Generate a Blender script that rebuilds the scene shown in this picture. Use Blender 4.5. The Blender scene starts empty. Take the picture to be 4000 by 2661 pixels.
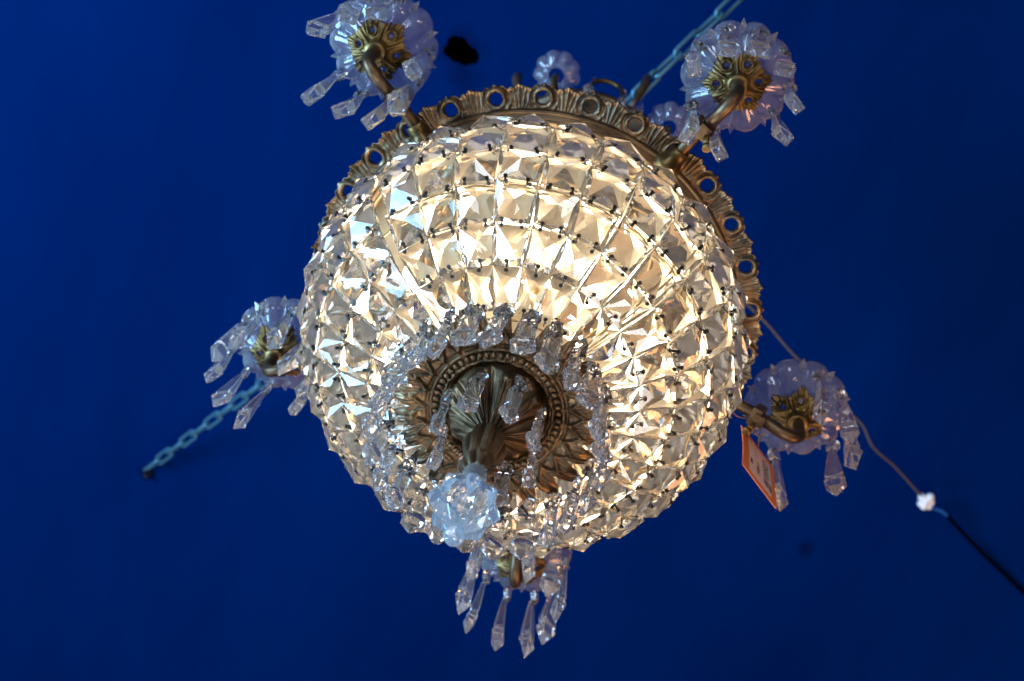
import bpy, bmesh, math, random
from mathutils import Vector, Matrix, noise
random.seed(11)
R = math.radians
PI = math.pi
U = 0.25                      # one working unit = the radius of the openwork gallery = 0.25 m
Z0 = 3.0                      # height of the gallery over the floor
col = bpy.context.scene.collection

def wp(x, y, z):              # working units -> metres in the room
    return Vector((x*U, y*U, z*U + Z0))

# ------------------------------------------------------------------ materials
def mat(name):
    m = bpy.data.materials.new(name); m.use_nodes = True
    nt = m.node_tree; nt.nodes.clear()
    out = nt.nodes.new('ShaderNodeOutputMaterial')
    return m, nt, out

def N(nt, kind, **kw):
    n = nt.nodes.new(kind)
    for k, v in kw.items():
        if k in n.inputs: n.inputs[k].default_value = v
        else: setattr(n, k, v)
    return n

def principled(name, color, rough=.5, metal=0., **kw):
    m, nt, out = mat(name)
    b = N(nt, 'ShaderNodeBsdfPrincipled')
    b.inputs['Base Color'].default_value = (*color, 1)
    b.inputs['Roughness'].default_value = rough
    b.inputs['Metallic'].default_value = metal
    for k, v in kw.items(): b.inputs[k].default_value = v
    nt.links.new(b.outputs[0], out.inputs[0])
    return m, nt, b

def glass(name, tint, ior=1.52, rough=0.0, bump=0.0, scale=60, dirt=0.0, film=0.0, fcol=(.9, .88, .85), disp=0.0):
    m, nt, out = mat(name)
    g = N(nt, 'ShaderNodeBsdfGlass')
    g.inputs['Color'].default_value = (*tint, 1); g.inputs['IOR'].default_value = ior
    g.inputs['Roughness'].default_value = rough
    src = g.outputs[0]
    if disp:                                               # lead crystal splits the light: one index per primary
        parts = []
        for c, dn in (((tint[0], 0, 0), -disp), ((0, tint[1], 0), 0), ((0, 0, tint[2]), disp)):
            q = N(nt, 'ShaderNodeBsdfGlass'); q.inputs['Color'].default_value = (*c, 1); q.inputs['IOR'].default_value = ior+dn; q.inputs['Roughness'].default_value = rough
            parts.append(q)
        a1 = N(nt, 'ShaderNodeAddShader'); a2 = N(nt, 'ShaderNodeAddShader')
        nt.links.new(parts[0].outputs[0], a1.inputs[0]); nt.links.new(parts[1].outputs[0], a1.inputs[1])
        nt.links.new(a1.outputs[0], a2.inputs[0]); nt.links.new(parts[2].outputs[0], a2.inputs[1])
        src = a2.outputs[0]
    if bump:
        tc = N(nt, 'ShaderNodeTexCoord')
        nz = N(nt, 'ShaderNodeTexNoise'); nz.inputs['Scale'].default_value = scale; nz.inputs['Detail'].default_value = 2
        bp = N(nt, 'ShaderNodeBump'); bp.inputs['Strength'].default_value = bump; bp.inputs['Distance'].default_value = .01
        nt.links.new(tc.outputs['Object'], nz.inputs['Vector'])
        nt.links.new(nz.outputs['Fac'], bp.inputs['Height']); nt.links.new(bp.outputs[0], g.inputs['Normal'])
    if dirt:
        tc2 = N(nt, 'ShaderNodeTexCoord')
        nz2 = N(nt, 'ShaderNodeTexNoise'); nz2.inputs['Scale'].default_value = 160; nz2.inputs['Detail'].default_value = 6
        nt.links.new(tc2.outputs['Object'], nz2.inputs['Vector'])
        cr = N(nt, 'ShaderNodeMapRange'); cr.inputs['From Min'].default_value = .45; cr.inputs['From Max'].default_value = .8
        cr.inputs['To Max'].default_value = dirt
        nt.links.new(nz2.outputs['Fac'], cr.inputs['Value'])
        d = N(nt, 'ShaderNodeBsdfDiffuse'); d.inputs['Color'].default_value = (.6, .58, .54, 1)
        mx = N(nt, 'ShaderNodeMixShader')
        nt.links.new(cr.outputs[0], mx.inputs[0]); nt.links.new(src, mx.inputs[1]); nt.links.new(d.outputs[0], mx.inputs[2])
        src = mx.outputs[0]
    if film:                                              # dust and scratches, plus a tinted haze standing in for scattered light
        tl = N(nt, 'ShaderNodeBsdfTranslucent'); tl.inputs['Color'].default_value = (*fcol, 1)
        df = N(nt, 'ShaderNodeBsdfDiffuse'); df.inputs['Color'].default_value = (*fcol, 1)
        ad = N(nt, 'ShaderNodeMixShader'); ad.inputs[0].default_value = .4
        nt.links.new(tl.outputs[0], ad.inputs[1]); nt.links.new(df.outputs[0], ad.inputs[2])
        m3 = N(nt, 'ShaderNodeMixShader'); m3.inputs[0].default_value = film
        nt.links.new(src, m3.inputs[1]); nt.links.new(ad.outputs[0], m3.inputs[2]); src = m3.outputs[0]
    nt.links.new(src, out.inputs[0])
    return m

def brass(name, dark, light, rough=.38, patina=(.16, .19, .16), pat=.5, scale=40):
    m, nt, out = mat(name)
    b = N(nt, 'ShaderNodeBsdfPrincipled'); b.inputs['Metallic'].default_value = .85
    tc = N(nt, 'ShaderNodeTexCoord')
    n1 = N(nt, 'ShaderNodeTexNoise'); n1.inputs['Scale'].default_value = scale; n1.inputs['Detail'].default_value = 8
    n2 = N(nt, 'ShaderNodeTexNoise'); n2.inputs['Scale'].default_value = scale*.35; n2.inputs['Detail'].default_value = 4
    nt.links.new(tc.outputs['Object'], n1.inputs['Vector']); nt.links.new(tc.outputs['Object'], n2.inputs['Vector'])
    mr = N(nt, 'ShaderNodeMapRange'); mr.inputs['From Min'].default_value = .32; mr.inputs['From Max'].default_value = .68
    nt.links.new(n1.outputs['Fac'], mr.inputs['Value'])
    mx = N(nt, 'ShaderNodeMix', data_type='RGBA')
    mx.inputs['A'].default_value = (*dark, 1); mx.inputs['B'].default_value = (*light, 1)
    mx.inputs[6].default_value = (*dark, 1); mx.inputs[7].default_value = (*light, 1)
    nt.links.new(mr.outputs[0], mx.inputs[0])
    mr2 = N(nt, 'ShaderNodeMapRange'); mr2.inputs['From Min'].default_value = .5; mr2.inputs['From Max'].default_value = .72
    mr2.inputs['To Max'].default_value = pat
    nt.links.new(n2.outputs['Fac'], mr2.inputs['Value'])
    mx2 = N(nt, 'ShaderNodeMix', data_type='RGBA')
    mx2.inputs[7].default_value = (*patina, 1)
    nt.links.new(mr2.outputs[0], mx2.inputs[0]); nt.links.new(mx.outputs[2], mx2.inputs[6])
    nt.links.new(mx2.outputs[2], b.inputs['Base Color'])
    rr = N(nt, 'ShaderNodeMapRange'); rr.inputs['To Min'].default_value = rough-.1; rr.inputs['To Max'].default_value = rough+.2
    nt.links.new(n1.outputs['Fac'], rr.inputs['Value']); nt.links.new(rr.outputs[0], b.inputs['Roughness'])
    bp = N(nt, 'ShaderNodeBump'); bp.inputs['Strength'].default_value = .35; bp.inputs['Distance'].default_value = .001
    n3 = N(nt, 'ShaderNodeTexNoise'); n3.inputs['Scale'].default_value = scale*6; n3.inputs['Detail'].default_value = 4
    nt.links.new(tc.outputs['Object'], n3.inputs['Vector'])
    nt.links.new(n3.outputs['Fac'], bp.inputs['Height']); nt.links.new(bp.outputs[0], b.inputs['Normal'])
    nt.links.new(b.outputs[0], out.inputs[0])
    return m

M_CRYS = glass('cut_crystal', (.985, .975, .955), 1.55, dirt=.06, film=.034, fcol=(.96, .86, .70))  # warm film tint puts bulb glow into the crystal colour
M_DROP = glass('clear_crystal', (.97, .97, .98), 1.55, dirt=.05, film=.045, fcol=(.96, .93, .89))
M_PAN = glass('moulded_glass', (.97, .97, .99), 1.52, bump=.10, scale=30, dirt=.12, film=.085, fcol=(.96, .95, .96))
M_FIN = glass('finial_glass', (.95, .97, .99), 1.52, bump=0, dirt=.03, film=.16, fcol=(.62, .84, 1.0))  # pale blue haze painted in for bluish reflections on the finial
M_BRASS = brass('aged_brass', (.045, .034, .024), (.27, .175, .095), .34, patina=(.14, .16, .14), pat=.6)
M_BRASSG = brass('gilt_brass', (.06, .037, .014), (.24, .155, .055), .34, pat=.25)
M_ROSE = brass('tarnished_bronze', (.045, .030, .018), (.21, .135, .070), .34, patina=(.20, .17, .11), pat=.3)
M_DARK = brass('dark_bronze', (.03, .02, .014), (.14, .09, .05), .34, pat=.1)
M_INNER = brass('inner_reflector', (.22, .16, .09), (.50, .41, .28), .36, patina=(.66, .62, .54), pat=.6, scale=14)
M_FRAME = principled('polished_brass', (.50, .35, .16), .3, .9)[0]
M_BLACK = principled('black_wire', (.01, .009, .008), .4, .3)[0]
M_STEEL = principled('painted_chain_steel', (.07, .21, .30), .38, .5)[0]
M_CORD = principled('brown_cord', (.10, .085, .07), .7, **{'Specular IOR Level': .1})[0]
M_BLUEW = principled('blue_insulation', (.01, .10, .42), .4)[0]
M_BLACKC = principled('black_cable', (.002, .002, .003), .9, **{'Specular IOR Level': 0})[0]
M_WHITE = principled('white_plastic', (.72, .72, .74), .35)[0]
M_ORANGE = principled('orange_card', (.50, .135, .035), .6)[0]
M_PAPER = principled('white_paper', (.50, .36, .35), .7)[0]
M_INK = principled('ink', (.03, .025, .04), .6)[0]
M_THREAD = principled('brown_thread', (.16, .06, .03), .7)[0]

def emis(name, color, s):
    m, nt, out = mat(name)
    e = N(nt, 'ShaderNodeEmission'); e.inputs[0].default_value = (*color, 1); e.inputs[1].default_value = s
    nt.links.new(e.outputs[0], out.inputs[0]); return m
M_BULB = emis('lit_frosted_bulb', (1, .87, .68), 21.0)

def ceiling_mat():
    m, nt, out = mat('blue_ceiling_paint')
    b = N(nt, 'ShaderNodeBsdfPrincipled'); b.inputs['Roughness'].default_value = .6
    b.inputs['Specular IOR Level'].default_value = 0
    tc = N(nt, 'ShaderNodeTexCoord')
    n1 = N(nt, 'ShaderNodeTexNoise'); n1.inputs['Scale'].default_value = .9; n1.inputs['Detail'].default_value = 5
    mp = N(nt, 'ShaderNodeMapping'); mp.inputs['Scale'].default_value = (2.2, .7, 1); mp.inputs['Rotation'].default_value = (0, 0, .35); n1.inputs['Detail'].default_value = 9; n1.inputs['Roughness'].default_value = .62
    nt.links.new(tc.outputs['Object'], mp.inputs['Vector']); nt.links.new(mp.outputs[0], n1.inputs['Vector'])
    mr = N(nt, 'ShaderNodeMapRange'); mr.inputs['From Min'].default_value = .3; mr.inputs['From Max'].default_value = .7
    nt.links.new(n1.outputs['Fac'], mr.inputs['Value'])
    mx = N(nt, 'ShaderNodeMix', data_type='RGBA')
    mx.inputs[6].default_value = (.0, .0078, .062, 1); mx.inputs[7].default_value = (.0, .0130, .092, 1)
    nt.links.new(mr.outputs[0], mx.inputs[0])
    prev = mx.outputs[2]
    # soot smears round the hole and two small scuffs
    for (sx, sy, rad, amt) in ((-1.16, .17, .26, .8), (-1.02, .36, .20, .35), (2.88, 3.26, .10, .6), (-2.80, 4.74, .10, .8)):
        vd = N(nt, 'ShaderNodeVectorMath', operation='DISTANCE')
        n2 = N(nt, 'ShaderNodeTexNoise'); n2.inputs['Scale'].default_value = 14; n2.inputs['Detail'].default_value = 4
        nt.links.new(tc.outputs['Object'], n2.inputs['Vector'])
        vd.inputs[1].default_value = (sx*U, sy*U, 0)
        nt.links.new(tc.outputs['Object'], vd.inputs[0])
        ad = N(nt, 'ShaderNodeMath', operation='MULTIPLY_ADD'); ad.inputs[1].default_value = .08; ad.inputs[2].default_value = -.04
        nt.links.new(n2.outputs['Fac'], ad.inputs[0])
        ad2 = N(nt, 'ShaderNodeMath', operation='ADD'); nt.links.new(vd.outputs['Value'], ad2.inputs[0]); nt.links.new(ad.outputs[0], ad2.inputs[1])
        r2 = N(nt, 'ShaderNodeMapRange', interpolation_type='SMOOTHSTEP'); r2.inputs['From Min'].default_value = 0; r2.inputs['From Max'].default_value = rad*U
        r2.inputs['To Min'].default_value = amt; r2.inputs['To Max'].default_value = 0
        nt.links.new(ad2.outputs[0], r2.inputs['Value'])
        m2 = N(nt, 'ShaderNodeMix', data_type='RGBA'); m2.inputs[7].default_value = (.001, .003, .02, 1)
        nt.links.new(r2.outputs[0], m2.inputs[0]); nt.links.new(prev, m2.inputs[6]); prev = m2.outputs[2]
    nt.links.new(prev, b.inputs['Base Color'])
    n3 = N(nt, 'ShaderNodeTexNoise'); n3.inputs['Scale'].default_value = 120; n3.inputs['Detail'].default_value = 6
    nt.links.new(tc.outputs['Object'], n3.inputs['Vector'])
    bp = N(nt, 'ShaderNodeBump'); bp.inputs['Strength'].default_value = .3; bp.inputs['Distance'].default_value = .002
    nt.links.new(n3.outputs['Fac'], bp.inputs['Height']); nt.links.new(bp.outputs[0], b.inputs['Normal'])
    nt.links.new(b.outputs[0], out.inputs[0]); return m
M_CEIL = ceiling_mat()

# ------------------------------------------------------------------ mesh helpers
class MB:
    def __init__(s): s.v = []; s.f = []; s.m = []; s.sm = []
    def add(s, vs, fs, mi=0, smooth=False):
        b = len(s.v); s.v += [tuple(p) for p in vs]
        for f in fs: s.f.append([i+b for i in f]); s.m.append(mi); s.sm.append(smooth)
    def loft(s, rings, mi=0, smooth=False, caps=(True, True), closed=True):
        n = len(rings[0]); vs = [p for r in rings for p in r]; fs = []
        for i in range(len(rings)-1):
            for j in range(n if closed else n-1):
                k = (j+1) % n
                fs.append((i*n+j, i*n+k, (i+1)*n+k, (i+1)*n+j))
        s.add(vs, fs, mi, smooth)
        if caps[0]: s.add(rings[0], [list(range(n))[::-1]], mi, False)
        if caps[1]: s.add(rings[-1], [list(range(n))], mi, False)
    def revolve(s, prof, n=32, mi=0, smooth=True, c=(0, 0, 0), lobes=0, amp=0., ph=0.):
        rings = []
        for r, z in prof:
            ring = []
            for j in range(n):
                a = 2*PI*j/n
                rr = r*(1+amp*math.cos(lobes*(a+ph))) if lobes else r
                ring.append((c[0]+rr*math.cos(a), c[1]+rr*math.sin(a), c[2]+z))
            rings.append(ring)
        s.loft(rings, mi, smooth, caps=(prof[0][0] > 1e-4, prof[-1][0] > 1e-4))
    def tube(s, pts, rad, n=10, mi=0, caps=True, smooth=True):
        pts = [Vector(p) for p in pts]; rings = []
        t = (pts[1]-pts[0]).normalized(); up = Vector((0, 0, 1)) if abs(t.z) < .9 else Vector((1, 0, 0))
        nrm = t.cross(up).normalized()
        for i, p in enumerate(pts):
            if i == 0: t = pts[1]-p
            elif i == len(pts)-1: t = p-pts[i-1]
            else: t = pts[i+1]-pts[i-1]
            t.normalize(); nrm = (nrm - t*nrm.dot(t)).normalized(); b = t.cross(nrm)
            r = rad[i] if isinstance(rad, (list, tuple)) else rad
            rings.append([p+nrm*r*math.cos(2*PI*j/n)+b*r*math.sin(2*PI*j/n) for j in range(n)])
        s.loft(rings, mi, smooth, caps=(caps, caps))
    def torus(s, c, axis_m, r0, r1, n=24, m=8, mi=0, stretch=0.):
        vs = []; fs = []
        for i in range(n):
            a = 2*PI*i/n
            ex = stretch if math.cos(a) > 0 else -stretch
            for j in range(m):
                b = 2*PI*j/m
                p = Vector(((r0+r1*math.cos(b))*math.cos(a)+ex, (r0+r1*math.cos(b))*math.sin(a), r1*math.sin(b)))
                vs.append(Vector(c)+axis_m@p)
        for i in range(n):
            for j in range(m):
                fs.append((i*m+j, ((i+1) % n)*m+j, ((i+1) % n)*m+(j+1) % m, i*m+(j+1) % m))
        s.add(vs, fs, mi, True)
    def box(s, c, d, mi=0, mtx=None):
        vs = []
        for x in (-1, 1):
            for y in (-1, 1):
                for z in (-1, 1):
                    p = Vector((x*d[0]/2, y*d[1]/2, z*d[2]/2))
                    if mtx: p = mtx@p
                    vs.append(Vector(c)+p)
        s.add(vs, [(0, 1, 3, 2), (4, 6, 7, 5), (0, 4, 5, 1), (2, 3, 7, 6), (0, 2, 6, 4), (1, 5, 7, 3)], mi)
    def mesh(s, name, mats):
        me = bpy.data.meshes.new(name)
        me.from_pydata([(p[0]*U, p[1]*U, p[2]*U) for p in s.v], [], s.f)
        for m in mats: me.materials.append(m)
        me.polygons.foreach_set('material_index', s.m)
        me.polygons.foreach_set('use_smooth', s.sm)
        me.validate()
        bm = bmesh.new(); bm.from_mesh(me); bmesh.ops.remove_doubles(bm, verts=bm.verts, dist=1e-6)
        bmesh.ops.recalc_face_normals(bm, faces=bm.faces); bm.to_mesh(me); bm.free(); me.update()
        return me
    def build(s, name, mats, parent=None, loc=(0, 0, 0), bevel=0):
        return link(name, s.mesh(name, mats), parent, loc, bevel)

def link(name, me, parent=None, loc=(0, 0, 0), bevel=0):
    o = bpy.data.objects.new(name, me); col.objects.link(o)
    if parent: o.parent = parent; o.location = Vector(loc)*U
    else: o.location = wp(*loc)
    if bevel:
        b = o.modifiers.new('bevel', 'BEVEL'); b.width = bevel*U; b.segments = 2; b.limit_method = 'ANGLE'; b.angle_limit = R(40)
    return o

def thing(name, label, cat, loc=(0, 0, 0), group=None):
    o = bpy.data.objects.new(name, None); o.empty_display_size = .05; col.objects.link(o)
    o.location = wp(*loc); o['label'] = label; o['category'] = cat
    if group: o['group'] = group
    return o

def spline(pts, k=8):
    pts = [Vector(p) for p in pts]; out = []
    P = [2*pts[0]-pts[1]]+pts+[2*pts[-1]-pts[-2]]
    for i in range(1, len(P)-2):
        for j in range(k):
            t = j/k
            a, b, c, d = P[i-1], P[i], P[i+1], P[i+2]
            out.append(.5*((2*b)+(c-a)*t+(2*a-5*b+4*c-d)*t*t+(-a+3*b-3*c+d)*t**3))
    out.append(pts[-1]); return out

def sstep(a, b, x):
    t = max(0., min(1., (x-a)/(b-a))); return t*t*(3-2*t)
def gau(x, w): return math.exp(-(x/w)**2)

def polar_sheet(mb, nr, na, rfun, zfun, holes=(), thick=.012, mi=0):
    """relief sheet: rfun(s, a) radius, zfun(s, a, r) height; holes = [(x, y, rad)]"""
    grid = []
    for i in range(nr+1):
        row = []
        for j in range(na):
            a = 2*PI*j/na; s_ = i/nr
            r = rfun(s_, a); x, y = r*math.cos(a), r*math.sin(a)
            row.append([x, y, zfun(s_, a, r)])
        grid.append(row)
    dead = set()
    cell = (rfun(1, 0)-rfun(0, 0))/nr
    if holes:
        hs = {}
        for (hx, hy, hr) in holes:
            ha = math.atan2(hy, hx) % (2*PI)
            span = int(na*(hr*2/math.hypot(hx, hy))/(2*PI))+3
            j0 = int(ha/(2*PI)*na)
            for j in range(j0-span, j0+span+1):
                jj = j % na
                for i in range(nr+1):
                    p = grid[i][jj]; d = math.hypot(p[0]-hx, p[1]-hy)
                    if d < hr-.45*cell: dead.add((i, jj))
                    elif d < hr+.55*cell:
                        k = hr/max(d, 1e-6); p[0] = hx+(p[0]-hx)*k; p[1] = hy+(p[1]-hy)*k
    vs = [tuple(p) for row in grid for p in row]; n0 = len(vs)
    vs += [(p[0], p[1], p[2]+thick) for row in grid for p in row]
    fs = []; edges = {}
    for i in range(nr):
        for j in range(na):
            k = (j+1) % na
            q = [(i, j), (i, k), (i+1, k), (i+1, j)]
            if any(c in dead for c in q): continue
            ids = [a*na+b for a, b in q]
            fs.append(tuple(ids)); fs.append(tuple(n0+c for c in ids[::-1]))
            for e in range(4):
                a, b = ids[e], ids[(e+1) % 4]
                if (b, a) in edges: del edges[(b, a)]
                else: edges[(a, b)] = 1
    for (a, b) in edges: fs.append((b, a, n0+a, n0+b))
    used = sorted({i for f in fs for i in f}); rm = {o: n for n, o in enumerate(used)}
    mb.add([vs[i] for i in used], [[rm[i] for i in f] for f in fs], mi, True)

# ------------------------------------------------------------------ the chandelier
ch = thing('chandelier', 'lit basket chandelier of square crystals with bronze gallery and glass drip pans', 'chandelier', (0, 0, 0))
HP = .01266 + 0.0 + 3.20145865 - .01266      # azimuth of the first gallery hole
ARM = [(-2.4182, 1.293), (-1.1812, 1.3095), (0.0907, 1.2907), (1.311, 1.345), (2.5825, 1.2388)]
AZ = [a for a, r in ARM]

# ---- gallery ring with thirty round openings
def gal_r(s, a):
    t = (a-HP)*30/(2*PI); f = t-math.floor(t+.5)         # 0 at a hole, +-.5 between
    edge = .990+.012*gau(abs(f), .16)+.013*gau(abs(f)-.5, .10)-.005*gau(abs(f)-.27, .05)+.0035*math.cos(f*2*PI*6)
    return .893+(edge-.893)*s
def gal_z(s, a, r):
    t = (a-HP)*30/(2*PI); f = t-math.floor(t+.5)
    dx = f*2*PI/30*.946; dy = r-.946; d = math.hypot(dx, dy*.9)
    z = .02*s
    ou = sstep(-.03, .012, dy)                              # the C scroll opens towards the moulding
    z -= (.006+.016*ou)*gau(d-.037, .0085)
    z += .007*gau(d-.050, .004)*ou
    z -= .010*gau(d-.060, .006)*(1-.5*ou)
    w = sstep(.052, .066, d)
    fl = abs(f)*2*PI/30*.946
    u = (.099-fl)/(.55+.65*s)                              # flutes fanning out from the foot of the leaf
    z -= w*.012*(.5+.5*math.cos(2*PI*u/.0215))*(.35+.65*sstep(0, .4, s))*(.75+.35*math.cos(f*14))
    z -= w*.010*gau(fl-.099, .012)*s
    z -= .008*gau(math.hypot(fl-.070, r-.985), .011)
    z -= .010*gau(s-1.0, .10)
    z += .003*noise.noise(Vector((math.cos(a)*40, math.sin(a)*40, r*60)))
    return z
g = MB()
polar_sheet(g, 22, 30*46, gal_r, gal_z, [(.946*math.cos(HP+k*2*PI/30), .946*math.sin(HP+k*2*PI/30), .0265) for k in range(30)], .014)
g.build('openwork_gallery', [M_BRASS], ch)
g = MB()
g.revolve([(.812, .03), (.812, -.004), (.822, -.012), (.832, -.010), (.838, -.022), (.858, -.030), (.874, -.022), (.878, -.014), (.886, -.016), (.892, -.024), (.900, -.016), (.903, 0), (.903, .03)], 180)
g.build('ring_moulding', [M_DARK], ch)
# inner reflector plate of the basket
g = MB(); g.revolve([(.812, .012), (.6, .05), (.3, .075), (.05, .08), (.05, .10), (.3, .095), (.6, .07), (.812, .03)], 90)
g.build('reflector_plate', [M_INNER], ch)

# ---- frame of the basket
prof = [(.872, -.20), (.888, -.36), (.850, -.535), (.765, -.675), (.648, -.785), (.510, -.866), (.355, -.925)]
g = MB()
I3 = Matrix.Identity(3)
for (r, z) in [(.86, -.02), prof[3], prof[6]]:
    g.torus((0, 0, z+.01), I3, r-.035, .0045, 96, 6)
for k in range(5):
    a = 2*PI*k/5+.32
    pts = [((r-.035)*math.cos(a), (r-.035)*math.sin(a), z+.01) for r, z in [(.86, .0), (.865, -.1)]+prof+[(.2, -.96)]]
    g.tube(spline(pts, 4), .0055, 6)
g.build('basket_frame', [M_FRAME], ch)

# ---- crystals of the basket
cols = [206, 221, 231.7, 243.3, 254.8, 267, 279, 291.5, 304, 317, 329.4]+[329.4+(566-329.4)/20*k for k in range(1, 20)]
def crystal_mesh(row):
    (r0, z0), (r1, z1) = prof[row], prof[row+1]
    L = math.hypot(r1-r0, z1-z0)
    h = L/2+.002+(.008 if row in (0, 1, 2, 3) else 0)
    a0 = PI*r0/30*1.02; a1 = PI*r1/30*1.015
    if row == 0: a0 = a1
    def hw(y): return a1+(a0-a1)*(y+h)/(2*h)
    g = MB()
    outline = [(-a1, -h), (0, -h), (a1, -h), (hw(0), 0), (a0, h), (0, h), (-a0, h), (-hw(0), 0)]
    def ringat(s, z, cut=0):
        out = []
        for i, (x, y) in enumerate(outline):
            k = s*(1-cut) if i % 2 == 0 else s
            out.append((x*k, y*k, z))
        return out
    zt = .053 if row < 4 else .046
    inner = [(0, -h*.50, zt*.57), (hw(0)*.52, 0, zt*.57), (0, h*.52, zt*.57), (-hw(0)*.52, 0, zt*.57)]
    base = [(x, y, .002) for x, y in outline]
    vs = base+inner+[(0, 0, zt)]
    # outline idx: corners 0,2,4,6  mids 1,3,5,7 ; inner 8..11 ; apex 12
    fs = []
    for m_, (mid, inn) in enumerate(((1, 8), (3, 9), (5, 10), (7, 11))):
        ca, cb = (mid-1) % 8, (mid+1) % 8
        fs += [(ca, mid, inn), (mid, cb, inn), (inn, 12, ca), (cb, 12, inn)]
    low = [(x, y, -.010) for x, y in outline]
    b1 = [(x*.66, y*.50-h*.04, -.026) if i_ % 2 == 0 else (x*.66, y*.50-h*.04, -.026) for i_, (x, y) in enumerate(outline)]
    n = len(vs); vs += low; nb = len(vs); vs += b1
    for i in range(8):
        j = (i+1) % 8
        fs.append((n+i, n+j, j, i)); fs.append((nb+i, nb+j, n+j, n+i))
    fs.append(tuple(nb+i for i in range(8))[::-1])
    g.add(vs, fs, 0, False)
    # pins and their wire loops
    px0 = a0*.55 if row < 5 else 0; px1 = a1*.52 if row < 4 else 0
    for (y, px, sgn) in ((h-.017, px0, 1), (-h+.017, px1, -1)):
        for x in ({-px, px}):
            g.tube([(x, y, -.024), (x, y, .020)], .0048, 8, 1, smooth=False); g.tube([(x, y, .015), (x, y, .023)], .0078, 10, 1, smooth=False)
            if sgn < 0: g.tube(spline([(x, y, .012), (x, y-.012, .018), (x+.002, y-.028, .010)], 4), .0018, 5, 1)
    return g.mesh('square_crystal', [M_CRYS, M_BLACK])
cmesh = [crystal_mesh(r) for r in range(6)]
CAM = Vector((0, -2.30543, -5.68317))
cells = []
for row in range(6):
    (r0, z0), (r1, z1) = prof[row], prof[row+1]
    for k, deg in enumerate(cols):
        a = R(deg); rm = (r0+r1)/2; zm = (z0+z1)/2
        upv = Vector(((r0-r1)*math.cos(a), (r0-r1)*math.sin(a), z0-z1)).normalized()
        tan = Vector((-math.sin(a), math.cos(a), 0)); nr = tan.cross(upv).normalized()
        if nr.dot(Vector((math.cos(a), math.sin(a), -.3))) < 0: nr = -nr; tan = -tan
        jit = random.uniform
        tilt = Matrix.Rotation(R(jit(-8, 8)), 3, 'X') @ Matrix.Rotation(R(jit(-9, 9)), 3, 'Y') @ Matrix.Rotation(R(jit(-4.5, 4.5)), 3, 'Z')
        Mx = Matrix((tan, upv, nr)).transposed() @ tilt
        p = Vector((rm*math.cos(a), rm*math.sin(a), zm))+nr*.012
        vdir = (CAM-p).normalized(); score = nr.dot(vdir)
        # what the bronze rosette hides from below counts less
        if row == 5: score *= .45
        area = (r0+r1)*score
        if row == 0 and score < .12: area = score
        cells.append((area, row, p, Mx, k))
cells.sort(key=lambda c: -c[0])
for area, row, p, Mx, k in cells[:100]:
    o = link('square_crystal', cmesh[row], ch)
    o.matrix_local = Matrix.Translation(p*U) @ Mx.to_4x4()
rest = bmesh.new()
me_all = bpy.data.meshes.new('square_crystals_far')
for area, row, p, Mx, k in cells[100:]:
    tmp = cmesh[row].copy(); tmp.transform(Matrix.Translation(p*U) @ Mx.to_4x4())
    rest.from_mesh(tmp); bpy.data.meshes.remove(tmp)
rest.to_mesh(me_all); rest.free(); me_all.materials.append(M_CRYS); me_all.materials.append(M_BLACK)
o = link('crystal_cladding', me_all, ch); o['kind'] = 'stuff'; o['label'] = 'remaining square crystals round the far and hidden side of the basket'

# ---- bulbs inside
for k in range(6):
    a = R(250+60*k); rr = .47
    g = MB(); g.revolve([(.028, 0), (.03, -.05), (.05, -.09), (.085, -.15), (.10, -.21), (.092, -.27), (.06, -.315), (.0, -.335)], 24, smooth=True)
    b = g.build('light_bulb', [M_BULB], ch, (rr*math.cos(a), rr*math.sin(a), -.02))
    g = MB(); g.revolve([(.045, .09), (.045, -.01), (.034, -.02), (.034, .09)], 20)
    g.build('bulb_socket', [M_FRAME], b)

# ---- bottom rosette
NL = 25
def ros_r(s, a):
    t = a*NL/(2*PI)+max(0, s-.6)*.55; f = abs(t-math.floor(t+.5))*2
    tip = .412-.100*f**2.1
    return .03+(tip-.03)*s
def ros_z(s, a, r):
    t = a*NL/(2*PI)+max(0, s-.6)*.55; f = abs(t-math.floor(t+.5))*2
    t8 = a*8/(2*PI); f8 = abs(t8-math.floor(t8+.5))*2
    z = -1.035
    if r < .205:                                           # domed centre with eight acanthus leaves
        q = 1-r/.205
        z += .035*gau(r-.198, .010)
        z -= .24*q**1.35
        bulge = gau(f8, .50)*sstep(0, .12, q)*(1-sstep(.75, 1, q))
        z -= .046*bulge*math.sin(PI*min(1, q*1.15+.12))
        z += .012*gau(f8, .06)*sstep(.1, .3, q)
        z -= .010*gau(f8-.30, .07)*sstep(.08, .25, q)
        z += .016*gau(f8-.98, .12)*sstep(.05, .2, q)
        z -= .014*gau(q-.14, .045)*gau(f8, .22)
        z -= .0016*math.cos(a*64)*sstep(.03, .2, q)*gau(f8, .5)
    z -= .018*gau(r-.205, .008)+.010*gau(r-.250, .006)
    z += .010*gau(r-.262, .006)
    if r > .262:                                           # zigzag and leaves
        q = (r-.268)/.06; zig = abs(f-(1-q))
        z -= .016*gau(zig, .16)*sstep(.265, .27, r)*(1-sstep(.325, .34, r))
        z -= .012*(1-f)**.7*sstep(.30, .36, r)
        z += .012*gau(f, .10)*sstep(.31, .34, r)
        z += .035*sstep(.33, .42, r)
        z += .0025*math.cos(f*22)*sstep(.29, .31, r)
    z += .003*noise.noise(Vector((r*60, math.cos(a)*30, math.sin(a)*30)))
    return z
g = MB(); polar_sheet(g, 80, 25*26, ros_r, ros_z, (), .014)
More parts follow.
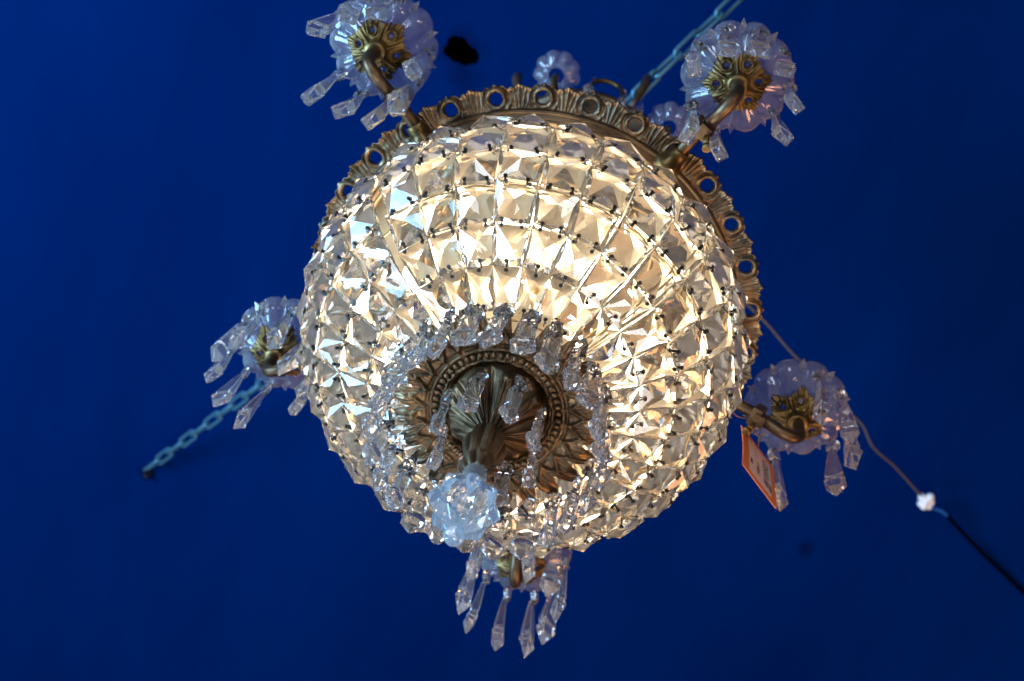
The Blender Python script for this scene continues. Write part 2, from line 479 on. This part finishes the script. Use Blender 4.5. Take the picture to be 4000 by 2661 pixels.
for k in range(56):                                        # beaded border
    a = 2*PI*k/56; c = (.228*math.cos(a), .228*math.sin(a), -1.040)
    pr = [(0, -.013), (.0065, -.0115), (.0105, -.006), (.0115, 0), (.0105, .006), (0, .013)]
    mt = MB(); mt.revolve(pr, 10)
    ca, sa = math.cos(a), math.sin(a)
    g.add([(c[0]+x*1.25*ca-y*.85*sa, c[1]+x*1.25*sa+y*.85*ca, c[2]+z_) for x, y, z_ in mt.v], mt.f, 0, True)
ro = g.build('bottom_rosette', [M_ROSE], ch)
# calyx: leafy knob that carries the finial
g = MB()
ringset = []
cal = [(.030, -1.20), (.058, -1.245), (.074, -1.30), (.078, -1.345), (.070, -1.39), (.058, -1.42), (.056, -1.44), (.062, -1.46), (.058, -1.485), (.042, -1.505), (.034, -1.52)]
for i, (r, z) in enumerate(cal):
    ring = []
    for j in range(96):
        a = 2*PI*j/96; l8 = abs(math.cos(a*4)); amp = .34*math.sin(PI*min(1, i/6)) if i < 7 else .10
        rr = r*(1-amp*(1-l8)+.03*math.cos(a*32)*(i < 8))
        ring.append((rr*math.cos(a), rr*math.sin(a), z-.02*l8*(i > 4)))
    ringset.append(ring)
g.loft(ringset, 0, True)
g.build('leaf_calyx', [M_ROSE], ro)
for k in range(8):                                         # curled leaves inside the dish
    pass
# finial
g = MB()
g.revolve([(.03, -1.50), (.040, -1.53), (.044, -1.57), (.036, -1.615), (.03, -1.64)], 24)
fl = []
for i, (r, z) in enumerate([(.030, -1.62), (.070, -1.655), (.120, -1.740), (.124, -1.768), (.108, -1.81), (.066, -1.87), (.042, -1.905), (.028, -1.93)]):
    fl.append([(r*(1 if j % 2 == 0 else .80 if 0 < i < 6 else .95)*math.cos(2*PI*j/16), r*(1 if j % 2 == 0 else .80 if 0 < i < 6 else .95)*math.sin(2*PI*j/16), z) for j in range(16)])
g.loft(fl, 0, False)
g.revolve([(.022, -1.925), (.032, -1.94), (.035, -1.955), (.028, -1.972), (.0, -1.978)], 24)
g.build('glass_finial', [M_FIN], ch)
g = MB(); g.tube(spline([(.04, -.03, -1.50), (.05, -.06, -1.54), (.03, -.045, -1.58)], 5), .003, 6)
g.build('finial_wire', [M_BLACK], ch)

# ---- hanging drops
def spear_drop():                                          # notched prism with a spear head (rosette)
    g = MB(); secs = []
    def sec(z, w, d, c=.22):
        w, d = w/2, d/2; k = 1-c
        return [(w, -d*k, z), (w, d*k, z), (w*k, d, z), (-w*k, d, z), (-w, d*k, z), (-w, -d*k, z), (-w*k, -d, z), (w*k, -d, z)]
    L = []
    L.append(sec(0, .048, .012)); L.append(sec(-.006, .054, .028))
    for i in range(7):                                     # serrated edges, smooth broad faces
        z = -.014-i*.018
        L.append(sec(z, .058, .030, .35)); L.append(sec(z-.009, .051, .030, .26))
    L.append(sec(-.142, .058, .030, .35)); L.append(sec(-.150, .042, .026)); L.append(sec(-.158, .052, .036))
    L.append(sec(-.182, .078, .050, .3)); L.append(sec(-.192, .076, .050, .3)); L.append(sec(-.252, .006, .005))
    g.loft(L, 0, False)
    g.tube([(0, -.022, -.014), (0, .022, -.014)], .005, 8, 1)
    g.tube([(0, .0, .012), (0, .008, -.014)], .0022, 5, 1)
    return g
def kite_drop(L_=.45):                                     # widening prism with arrow head (drip pans)
    g = MB()
    def sec(z, w, d, c=.16):
        w, d = w/2, d/2; k = 1-c
        return [(w, -d*k, z), (w, d*k, z), (w*k, d, z), (-w*k, d, z), (-w, d*k, z), (-w, -d*k, z), (-w*k, -d, z), (w*k, -d, z)]
    s = L_/.33
    L = [sec(0, .030, .012), sec(-.008*s, .036, .020), sec(-.20*s, .080, .046), sec(-.212*s, .076, .044), sec(-.218*s, .052, .034), sec(-.226*s, .066, .044),
         sec(-.246*s, .086, .054), sec(-.33*s, .008, .006)]
    g.loft(L, 0, False)
    g.tube([(0, -.015, -.014), (0, .015, -.014)], .0045, 8, 1)
    g.tube([(0, 0, .014), (0, .004, -.014)], .0022, 5, 1)
    return g
def button(rw=.037, rh=.045, t=.018):                      # octagonal bead, plane vertical
    g = MB()
    def oc(s, y): return [(rw*s*math.cos(2*PI*(j+.5)/8), y, -rh+rh*s*math.sin(2*PI*(j+.5)/8)) for j in range(8)]
    g.loft([oc(.45, -t), oc(.9, -t*.45), oc(1, 0), oc(.9, t*.45), oc(.45, t)], 0, False)
    for z in (-.012, -rh*2+.012):
        g.tube([(0, -t*.9, z), (0, t*.9, z)], .0048, 8, 1)
        g.tube([(0, t*.9, z), (0, t*.5, z+(.016 if z > -.03 else -.018))], .002, 5, 1)
    return g
me_spear = spear_drop().mesh('spear_drop', [M_DROP, M_BLACK])
me_kite = kite_drop().mesh('kite_drop', [M_DROP, M_BLACK])
me_kite2 = kite_drop(.40).mesh('kite_drop', [M_DROP, M_BLACK])
me_but = button().mesh('bead', [M_DROP, M_BLACK])
def pendant(p, rot, me, parent=ch, lean=0, s=1.0):
    o = link('crystal_drop', me, parent); gap = .100*s
    o.location = Vector((p[0], p[1], p[2]-gap))*U; o.scale = (s, s, s)
    o.rotation_euler = (random.uniform(-.05, .05)+lean, random.uniform(-.05, .05), rot)
    b = link('bead', me_but, o); b.location = (0, 0, gap*U/s); b.rotation_euler = (random.uniform(-.25, .25), 0, random.uniform(-.9, .9))
    return o
for k in range(NL):
    a = 2*PI*(k-.55*.4*0)/NL; aa = a-R(2.6)
    pendant((.408*math.cos(aa), .408*math.sin(aa), -1.00), a+PI/2+random.uniform(-.7, .7), me_spear, s=1.14)
for k in range(8):
    a = 2*PI*(k+.3)/8
    pendant((.185*math.cos(a), .185*math.sin(a), -1.10), a+random.uniform(-.8, .8)+PI/2, me_spear, s=.95)

# ---- arms, brass cups, drip pans
def arm_meshes():
    g = MB()
    path = spline([(.90, 0, -.01), (.98, 0, -.015), (1.06, 0, -.03), (1.14, 0, -.075), (1.20, 0, -.11), (1.255, 0, -.105), (1.285, 0, -.06), (1.288, 0, .0), (1.288, 0, .10)], 8)
    g.tube(path, .027, 16)
    sock = MB()
    for x, r in ((0, 0),): pass
    my = Matrix.Rotation(PI/2, 3, 'Y')
    pr = [(.060, -.06), (.060, -.02), (.046, .0), (.040, .03), (.040, .05), (.030, .052), (.03, .0)]
    m2 = MB(); m2.revolve(pr, 24)
    sock.add([Vector((.905, 0, -.012))+my@Vector(v) for v in m2.v], m2.f, 0, True)
    br = MB()
    br.box((1.085, 0, -.045), (.045, .085, .080), 0, Matrix.Rotation(R(22), 3, 'Y'))
    br.box((1.095, .0, -.085), (.05, .05, .03), 0, Matrix.Rotation(R(22), 3, 'Y'))
    sc = MB(); sc.tube([(1.085, .02, -.08), (1.06, .045, -.135)], .013, 12); sc.tube([(1.062, .043, -.13), (1.052, .052, -.152)], .018, 10)
    return g, sock, br, sc
ag, asock, abr, asc = arm_meshes()
me_arm = ag.mesh('arm', [M_DARK]); me_sock = asock.mesh('arm_socket', [M_BRASSG]); me_br = abr.mesh('clamp', [M_DARK]); me_sc = asc.mesh('thumb_screw', [M_BRASSG])

def cup_r(s, a):
    t = a*6/(2*PI); f = t-math.floor(t+.5)
    out = .128*(1+.10*math.cos(2*PI*f)-.10*gau(abs(f)-.22, .06))+.004*math.sin(a*36)+.004*math.sin(a*54)
    return .02+(out-.02)*s
def cup_z(s, a, r):
    t = a*6/(2*PI); f = t-math.floor(t+.5)
    dx = (abs(f)-0)*2*PI/6*.085; d = math.hypot(dx, r-.085)
    z = .055+.055*(r/.128)**1.5
    z -= .035*gau(r-.035, .012)
    z -= .013*gau(d-.021, .005)
    z -= .022*gau(abs(f)-.5, .09)*sstep(.03, .06, r)
    z -= .013*gau(abs(f)-.33, .035)*sstep(.06, .09, r)
    z -= .005*math.cos(a*30)*sstep(.06, .12, r)
    return z
g = MB(); polar_sheet(g, 34, 6*48, cup_r, cup_z, [(.085*math.cos(2*PI*k/6), .085*math.sin(2*PI*k/6), .011) for k in range(6)], .008)
g.revolve([(.028, .02), (.046, .02), (.040, .045), (.028, .05)], 24)
me_cup = g.mesh('leaf_cup', [M_BRASSG])

def pan_mesh(Rr=.235, nl=10, depth=.085, na=240, nr=26, spikes=True):
    g = MB(); grid = []
    for side in (0, 1):
        for i in range(nr+1):
            s_ = i/nr if side == 0 else 1-i/nr
            ring = []
            for j in range(na):
                a = 2*PI*j/na; t = a*nl/(2*PI); f = abs(t-math.floor(t+.5))*2  # 0 at lobe centre, 1 at valley
                lob = math.sqrt(max(0, 1-(f*.97)**2))
                edge = Rr*(.80+.21*lob)
                r = .045+(edge-.045)*s_
                z = depth*s_**1.7-.022*lob*s_*(1-.3*s_)+.012*(1-lob)*s_
                z += .014*gau(s_-1, .08)
                z += .005*gau(f-.55, .12)*s_
                th = .010+.014*gau(s_-1, .07)
                ring.append((r*math.cos(a), r*math.sin(a), z+(th if side else 0)))
            grid.append(ring)
    g.loft(grid+[grid[0]], 0, True, caps=(False, False))
    if spikes:
        for k in range(nl):
            a = 2*PI*(k+.5)/nl; c = Vector((Rr*.86*math.cos(a), Rr*.86*math.sin(a), depth+.012))
            e = Vector((math.cos(a), math.sin(a), 0)); t = Vector((-e.y, e.x, 0)); up = Vector((0, 0, 1))
            w = .020
            vs = [c-t*w-up*w, c+t*w-up*w, c+t*w+up*w, c-t*w+up*w, c+e*.045, c-e*.02]
            g.add(vs, [(0, 1, 4), (1, 2, 4), (2, 3, 4), (3, 0, 4), (1, 0, 5), (2, 1, 5), (3, 2, 5), (0, 3, 5)], 0, False)
    return g
me_pan = pan_mesh().mesh('drip_pan', [M_PAN])
g = MB(); g.revolve([(.030, 0), (.034, .02), (.032, .10), (.040, .11), (.040, .13), (.030, .13), (.030, .11)], 20)
me_cand = g.mesh('candle_socket', [M_WHITE])
skip = {0: (2, 8), 1: (3, 6), 2: (6, 1, 3), 3: (4,), 4: (7,)}
for i, a in enumerate(AZ):
    ra = ARM[i][1]
    ar = link('arm', me_arm, ch); ar.rotation_euler.z = a; ar.scale.x = ra/1.288
    for me in (me_sock, me_br, me_sc): link(me.name.split('.')[0], me, ar)
    cx, cy = ra*math.cos(a), ra*math.sin(a)
    cu = link('leaf_cup', me_cup, ch, (cx, cy, 0.03)); cu.rotation_euler.z = a+.5*i+.3
    pn = link('drip_pan', me_pan, ch, (cx, cy, .14)); pn.rotation_euler.z = a+.31
    cs = link('candle_socket', me_cand, pn); cs.location = (0, 0, .02*U)
    for k in range(10):
        if k in skip[i]: continue
        b = a+.31+2*PI*k/10
        if i == 2 and math.hypot(cx+.215*math.cos(b)-1.06, cy+.215*math.sin(b)-.12) < .17: continue
        pendant((cx+.215*math.cos(b), cy+.215*math.sin(b), .195), random.uniform(0, PI), me_kite if k % 3 else me_kite2, s=random.uniform(.92, 1.10))

# ---- stem and upper tier
g = MB(); g.revolve([(.05, .07), (.05, .3), (.08, .34), (.10, .45), (.07, .6), (.035, .7), (.035, 1.5), (.07, 1.58), (.09, 1.7), (.06, 1.85), (.03, 1.95), (.03, 2.3), (.09, 2.36), (.12, 2.45), (.05, 2.6), (.03, 2.7), (.03, 3.05), (.0, 3.06)], 32)
st = g.build('centre_stem', [M_BRASSG], ch)
g = MB(); g.torus((0, 0, 3.13), Matrix.Rotation(PI/2, 3, 'X'), .085, .018, 28, 8); g.build('hanging_loop', [M_BRASSG], ch)
UAZ = [R(240+72*k) for k in range(5)]
g = MB(); g.revolve([(.46, 2.18), (.50, 2.17), (.52, 2.20), (.50, 2.23), (.46, 2.22)], 72)
for k in range(5):
    a = UAZ[k]+R(36)
    g.tube([(.03*math.cos(a), .03*math.sin(a), 2.2), (.48*math.cos(a), .48*math.sin(a), 2.2)], .012, 8)
g.build('upper_ring', [M_BRASS], ch)
me_span = pan_mesh(.135, 9, .05, 108, 12, False).mesh('small_drip_pan', [M_PAN])
ga = MB(); ga.tube(spline([(.03, 0, 2.12), (.25, 0, 1.98), (.48, 0, 1.99), (.585, 0, 2.08), (.60, 0, 2.2)], 6), .022, 10)
me_ua = ga.mesh('upper_arm', [M_BRASSG])
gs = MB(); gs.loft([[(.52+.02*i+.05*math.sin(i*.5)+.03*math.cos(2*PI*j/8)*math.sin(PI*(i+.6)/9), .03*math.sin(2*PI*j/8)*math.sin(PI*(i+.6)/9), 2.2+.055*i) for j in range(8)] for i in range(9)], 0, True)
me_leaf = gs.mesh('crown_leaf', [M_BRASS])
gl = MB(); gl.tube(spline([(.50, -.10, 2.2), (.53, -.10, 2.30), (.55, -.04, 2.36), (.55, .05, 2.34), (.53, .09, 2.24), (.50, .10, 2.18)], 6), .014, 8)
me_loop = gl.mesh('crown_scroll', [M_BRASSG])
for k, a in enumerate(UAZ):
    o = link('upper_arm', me_ua, ch); o.rotation_euler.z = a
    p = link('small_drip_pan', me_span, ch, (.60*math.cos(a), .60*math.sin(a), 2.22)); p.rotation_euler.z = .3*k
    o = link('crown_leaf', me_leaf, ch); o.rotation_euler.z = a+R(48)
    o = link('crown_scroll', me_loop, ch); o.rotation_euler.z = a+R(31)
    for dz in (20, 41, 52):
        b = a+R(dz)
        pendant((.53*math.cos(b), .53*math.sin(b), 2.42 if dz != 52 else 2.5), random.uniform(0, PI), me_kite2, s=.8)

# ------------------------------------------------------------------ chains
def chain(name, label, p0, p1, loc_is, nlinks_pitch=.20, sag=0., lead=0):
    p0, p1 = Vector(p0), Vector(p1); t = thing(name, label, 'chain', tuple(p0), 'chains holding the chandelier under the ceiling')
    d = p1-p0; L = d.length; n = int(L/nlinks_pitch)
    g = MB(); g.torus((0, 0, 0), Matrix.Identity(3), .036, .0135, 20, 8, stretch=.085)
    me = g.mesh('chain_link', [M_STEEL])
    pts = [p0+d*(i+.5)/n-Vector((0, 0, sag*4*((i+.5)/n)*(1-(i+.5)/n))) for i in range(n)]
    for i, p in enumerate(pts):
        q0 = pts[max(0, i-1)]; q1 = pts[min(n-1, i+1)]; x = (q1-q0).normalized()
        y = x.cross(Vector((0, 0, 1))).normalized(); z = x.cross(y)
        Mx = Matrix((x, y, z)).transposed() @ Matrix.Rotation(R(22)+(PI/2 if i % 2 else 0), 3, 'X')
        o = link('chain_link', me, t)
        o.matrix_local = Matrix.Translation((p-p0)*U) @ Mx.to_4x4()
    return t
CZ = 5.0
c1 = chain('chain', 'pale blue steel chain running to the hook at the lower left of the ceiling', (-.01, .02, 3.13), (-2.80, 4.66, CZ-.03), 0)
c2 = chain('chain', 'pale blue steel chain rising behind the drip pan at the upper right', (.01, -.02, 3.13), (1.42, -2.35, CZ-.03), 0)
for c, p in ((c1, (-2.81, 4.70)), (c2, (1.44, -2.38))):
    g = MB(); b0 = c.location
    q = (Vector(wp(p[0], p[1], CZ))-b0)/U
    g.tube(spline([q+Vector((0, 0, .05)), q+Vector((0, 0, -.04)), q+Vector((.03, .01, -.075)), q+Vector((.05, .01, -.03)), q+Vector((.03, 0, -.01))], 5), .014, 8)
    g.build('ceiling_hook', [M_BLACK], c)

# ------------------------------------------------------------------ power cable
cab = thing('power_cable', 'thin brown flex ending in a white terminal block and black cable', 'cable', (0, 0, 3.2))
def rel(pts): return [(x, y, z-3.2) for x, y, z in pts]
g = MB(); g.tube(spline(rel([(.03, .02, 3.10), (.40, .25, 3.32), (.93, .606, 3.45), (1.538, .953, 3.65), (1.718, 1.074, 3.72), (1.903, 1.201, 3.8), (2.179, 1.367, 3.95), (2.464, 1.576, 4.1), (2.665, 1.704, 4.2), (2.84, 1.887, 4.3), (3.119, 2.069, 4.5), (3.401, 2.28, 4.7), (3.53, 2.36, 4.75)]), 8), .009, 8)
g.build('brown_flex', [M_CORD], cab)
g = MB(); g.tube(spline(rel([(3.56, 2.37, 4.75), (3.65, 2.433, 4.8), (3.72, 2.445, 4.82), (3.792, 2.48, 4.85)]), 6), .014, 8)
g.build('blue_wire', [M_BLUEW], cab)
g = MB(); g.tube(spline(rel([(3.78, 2.475, 4.85), (4.174, 2.709, 4.93), (4.715, 2.978, 4.955), (5.2, 3.25, 4.96), (6.4, 3.9, 4.96), (8., 4.6, 4.96)]), 6), .017, 8)
g.build('black_cable', [M_BLACKC], cab)
g = MB()
for k, (dx, dy, dz, s_) in enumerate([(0, 0, 0, .048), (-.05, -.02, .01, .040), (.05, .0, .01, .042), (.0, .055, -.01, .040), (.02, -.055, .0, .042), (-.035, .045, 0, .036), (.055, .05, 0, .030)]):
    s_ *= .82; dx *= .8; dy *= .8
    pr = [(0, -s_), (s_*.7, -s_*.75), (s_, -.2*s_), (s_, .3*s_), (s_*.6, s_*.8), (0, s_)]
    g.revolve(pr, 12, smooth=True, c=(3.545+dx, 2.372+dy, 4.745-3.2+dz))
g.build('terminal_block', [M_WHITE], cab)

# ------------------------------------------------------------------ price tag
T0 = Vector((1.034, .164, -.05)); T1 = Vector((1.238, .309, -.05)); TH = .356
hx = (T1-T0); TW = hx.length; hx.normalize(); down = Vector((.012, .03, -1)).normalized()
nrm = hx.cross(down).normalized()
if nrm.dot(CAM-T0) < 0: nrm = -nrm
tag = thing('price_tag', 'orange bordered card price tag hanging by brown thread from the right hand arm', 'price tag', tuple(T0))
def tp(u, v, w=0): return hx*u+down*v+nrm*w
def card(u0, v0, u1, v1, w0, w1, curl=.0):
    g = MB(); n = 8; top = []; bot = []
    for i in range(n+1):
        v = v0+(v1-v0)*i/n; c = curl*math.sin(PI*(v/TH))
        top.append([tp(u0, v, w0+c), tp(u1, v, w0+c), tp(u1, v, w1+c), tp(u0, v, w1+c)])
    g.loft(top, 0, False); return g
card(0, 0, TW, TH, -.002, .002, .006).build('card', [M_ORANGE], tag)
card(.042, .045, TW-.040, TH-.030, .0028, .0036, .006).build('paper_label', [M_PAPER], tag)
g = MB()
g.tube(spline([tp(.125, .012, .004), tp(.11, -.05, .02), tp(.10, -.10, .0), tp(.03, -.04, .05), tp(-.04, -.005, .01), tp(-.10, -.01, 0)], 6), .003, 6)
g.tube(spline([tp(.125, .012, -.004), tp(.15, -.04, -.03), tp(.10, -.10, -.02), tp(.085, -.06, .04), tp(.125, .012, .006)], 6), .003, 6)
g.build('thread', [M_THREAD], tag)
tm = bmesh.new()
for txt, size, u, v in (('\u00a32880.00', .056, .150, .085), ('234000-1', .027, .100, .185), ('234000', .020, .192, .245), ('0000', .022, .052, .215), ('_________', .014, .098, .085)):
    cu_ = bpy.data.curves.new('txt', 'FONT'); cu_.body = txt; cu_.size = size*U; cu_.extrude = .0003*U
    to = bpy.data.objects.new('txt', cu_); col.objects.link(to)
    dg = bpy.context.evaluated_depsgraph_get()
    me = bpy.data.meshes.new_from_object(to.evaluated_get(dg))
    # letters run down the card, their tops towards its right edge
    Mt = Matrix((down, hx, nrm)).transposed().to_4x4(); Mt.translation = (tp(u, v, .0036+.006))*U
    me.transform(Mt); tm.from_mesh(me)
    bpy.data.objects.remove(to); bpy.data.meshes.remove(me)
me = bpy.data.meshes.new('print'); tm.to_mesh(me); tm.free(); me.materials.append(M_INK)
link('printed_text', me, tag)

# ------------------------------------------------------------------ ceiling with a ragged hole
bm = bmesh.new(); S = 24.
outer = [bm.verts.new((x, y, 0)) for x, y in ((-S*U, -S*U), (S*U, -S*U), (S*U, S*U), (-S*U, S*U))]
hole_xy = []
rnd = random.Random(4)
for k in range(36):
    a = 2*PI*k/36; r = .108*(1+.10*math.sin(2*a+.6)+.12*math.sin(3*a+1)+.10*rnd.uniform(-1, 1))
    hole_xy.append(((-1.16+r*1.25*math.cos(a))*U, (.17+r*.95*math.sin(a))*U))
inner = [bm.verts.new((x, y, 0)) for x, y in hole_xy]
es = [bm.edges.new((outer[i], outer[(i+1) % 4])) for i in range(4)]
ei = [bm.edges.new((inner[i], inner[(i+1) % 36])) for i in range(36)]
bmesh.ops.triangle_fill(bm, edges=es+ei, use_beauty=True)
up = [bm.verts.new((v.co.x, v.co.y, .4*U)) for v in inner]
for i in range(36):
    f = bm.faces.new((inner[i], inner[(i+1) % 36], up[(i+1) % 36], up[i])); f.material_index = 1
f = bm.faces.new(up); f.material_index = 1
# nothing but the underside is seen: the slab's upper face closes it
top = [bm.verts.new((x, y, .45*U)) for x, y in ((-S*U, -S*U), (S*U, -S*U), (S*U, S*U), (-S*U, S*U))]
bm.faces.new(top)
for i in range(4): bm.faces.new((outer[i], outer[(i+1) % 4], top[(i+1) % 4], top[i]))
me = bpy.data.meshes.new('ceiling'); bm.to_mesh(me); bm.free()
me.materials.append(M_CEIL); me.materials.append(M_BLACKC)  # cavity faces coloured black to stand for the darkness inside the hole
ce = bpy.data.objects.new('ceiling', me); col.objects.link(ce); ce.location = wp(0, 0, CZ); ce['kind'] = 'structure'

# ------------------------------------------------------------------ light
w = bpy.data.worlds.new('World'); bpy.context.scene.world = w; w.use_nodes = True
nt = w.node_tree; bg = nt.nodes['Background']
tc = nt.nodes.new('ShaderNodeTexCoord'); n1 = nt.nodes.new('ShaderNodeTexNoise'); n1.inputs['Scale'].default_value = 2.2; n1.inputs['Detail'].default_value = 3
nt.links.new(tc.outputs['Generated'], n1.inputs['Vector'])
cr = nt.nodes.new('ShaderNodeValToRGB')
cr.color_ramp.elements[0].position = .38; cr.color_ramp.elements[0].color = (.10, .085, .08, 1)
cr.color_ramp.elements[1].position = .66; cr.color_ramp.elements[1].color = (.95, .88, .86, 1)
nt.links.new(n1.outputs['Fac'], cr.inputs[0]); nt.links.new(cr.outputs[0], bg.inputs['Color'])
bg.inputs['Strength'].default_value = .30

def area(name, loc, target, size, energy, color, size_y=None, shape='RECTANGLE'):
    l = bpy.data.lights.new(name, 'AREA'); l.energy = energy; l.color = color; l.shape = shape
    l.size = size; l.size_y = size_y or size
    o = bpy.data.objects.new(name, l); col.objects.link(o); o.location = wp(*loc)
    d = wp(*target)-o.location; o.rotation_euler = d.to_track_quat('-Z', 'Y').to_euler(); return o
area('window_light', (-8, -.5, -3.0), (0, 0, 1), .9, 125, (.34, .66, 1.0), 1.5)
area('window_light', (-8, 8, -7), (0, 0, 1), .6, 50, (.45, .74, 1.0), 1.2)
area('window_light', (-3.5, -8.5, -7), (0, 0, 0), .5, 24, (.80, .90, 1.0), .9)  # unseen front source added for white highlights on the glass
area('shop_lamp', (7, 3, -4), (0, 0, 0), .8, 28, (1, .46, .18))
area('shop_lamp', (6, -7, -6.5), (0, 0, 0), .14, 7, (1, .62, .42))
area('shop_lamp', (3.0, -8.5, -7.5), (0, 0, 0), .14, 7, (1, .66, .5))
area('fill_light', (1.5, 2.5, -10), (0, 0, -1), .8, 26, (1, .92, .88))  # unseen soft fill added from below to lighten the drops

# ------------------------------------------------------------------ camera
cd = bpy.data.cameras.new('Camera'); cam = bpy.data.objects.new('Camera', cd); col.objects.link(cam)
Rv = Vector((.94584619, -.29547441, .13442414)); Uv = Vector((-.32455722, -.86860532, .3744161)); Fv = Vector((-.00613114, .39776836, .91746539))
cam.matrix_world = Matrix.Translation(wp(*CAM)) @ Matrix((Rv, Uv, -Fv)).transposed().to_4x4()
cd.sensor_width = 36; cd.lens = 3222.26/2357*36; cd.clip_end = 100; cd.clip_start = .05
cd.dof.use_dof = True; cd.dof.focus_distance = 4.95*U; cd.dof.aperture_fstop = 7.5
sc = bpy.context.scene; sc.camera = cam
sc.view_settings.view_transform = 'Standard'; sc.view_settings.look = 'None'; sc.view_settings.gamma = 1; sc.view_settings.exposure = 0
cy = sc.cycles
cy.max_bounces = 18; cy.transmission_bounces = 16; cy.glossy_bounces = 8; cy.diffuse_bounces = 3; cy.transparent_max_bounces = 8
cy.sample_clamp_indirect = 10; cy.caustics_reflective = True; cy.caustics_refractive = True; cy.blur_glossy = .4
cy.use_denoising = True; cy.denoiser = 'OPENIMAGEDENOISE'
sc.render.image_settings.color_mode = 'RGB'
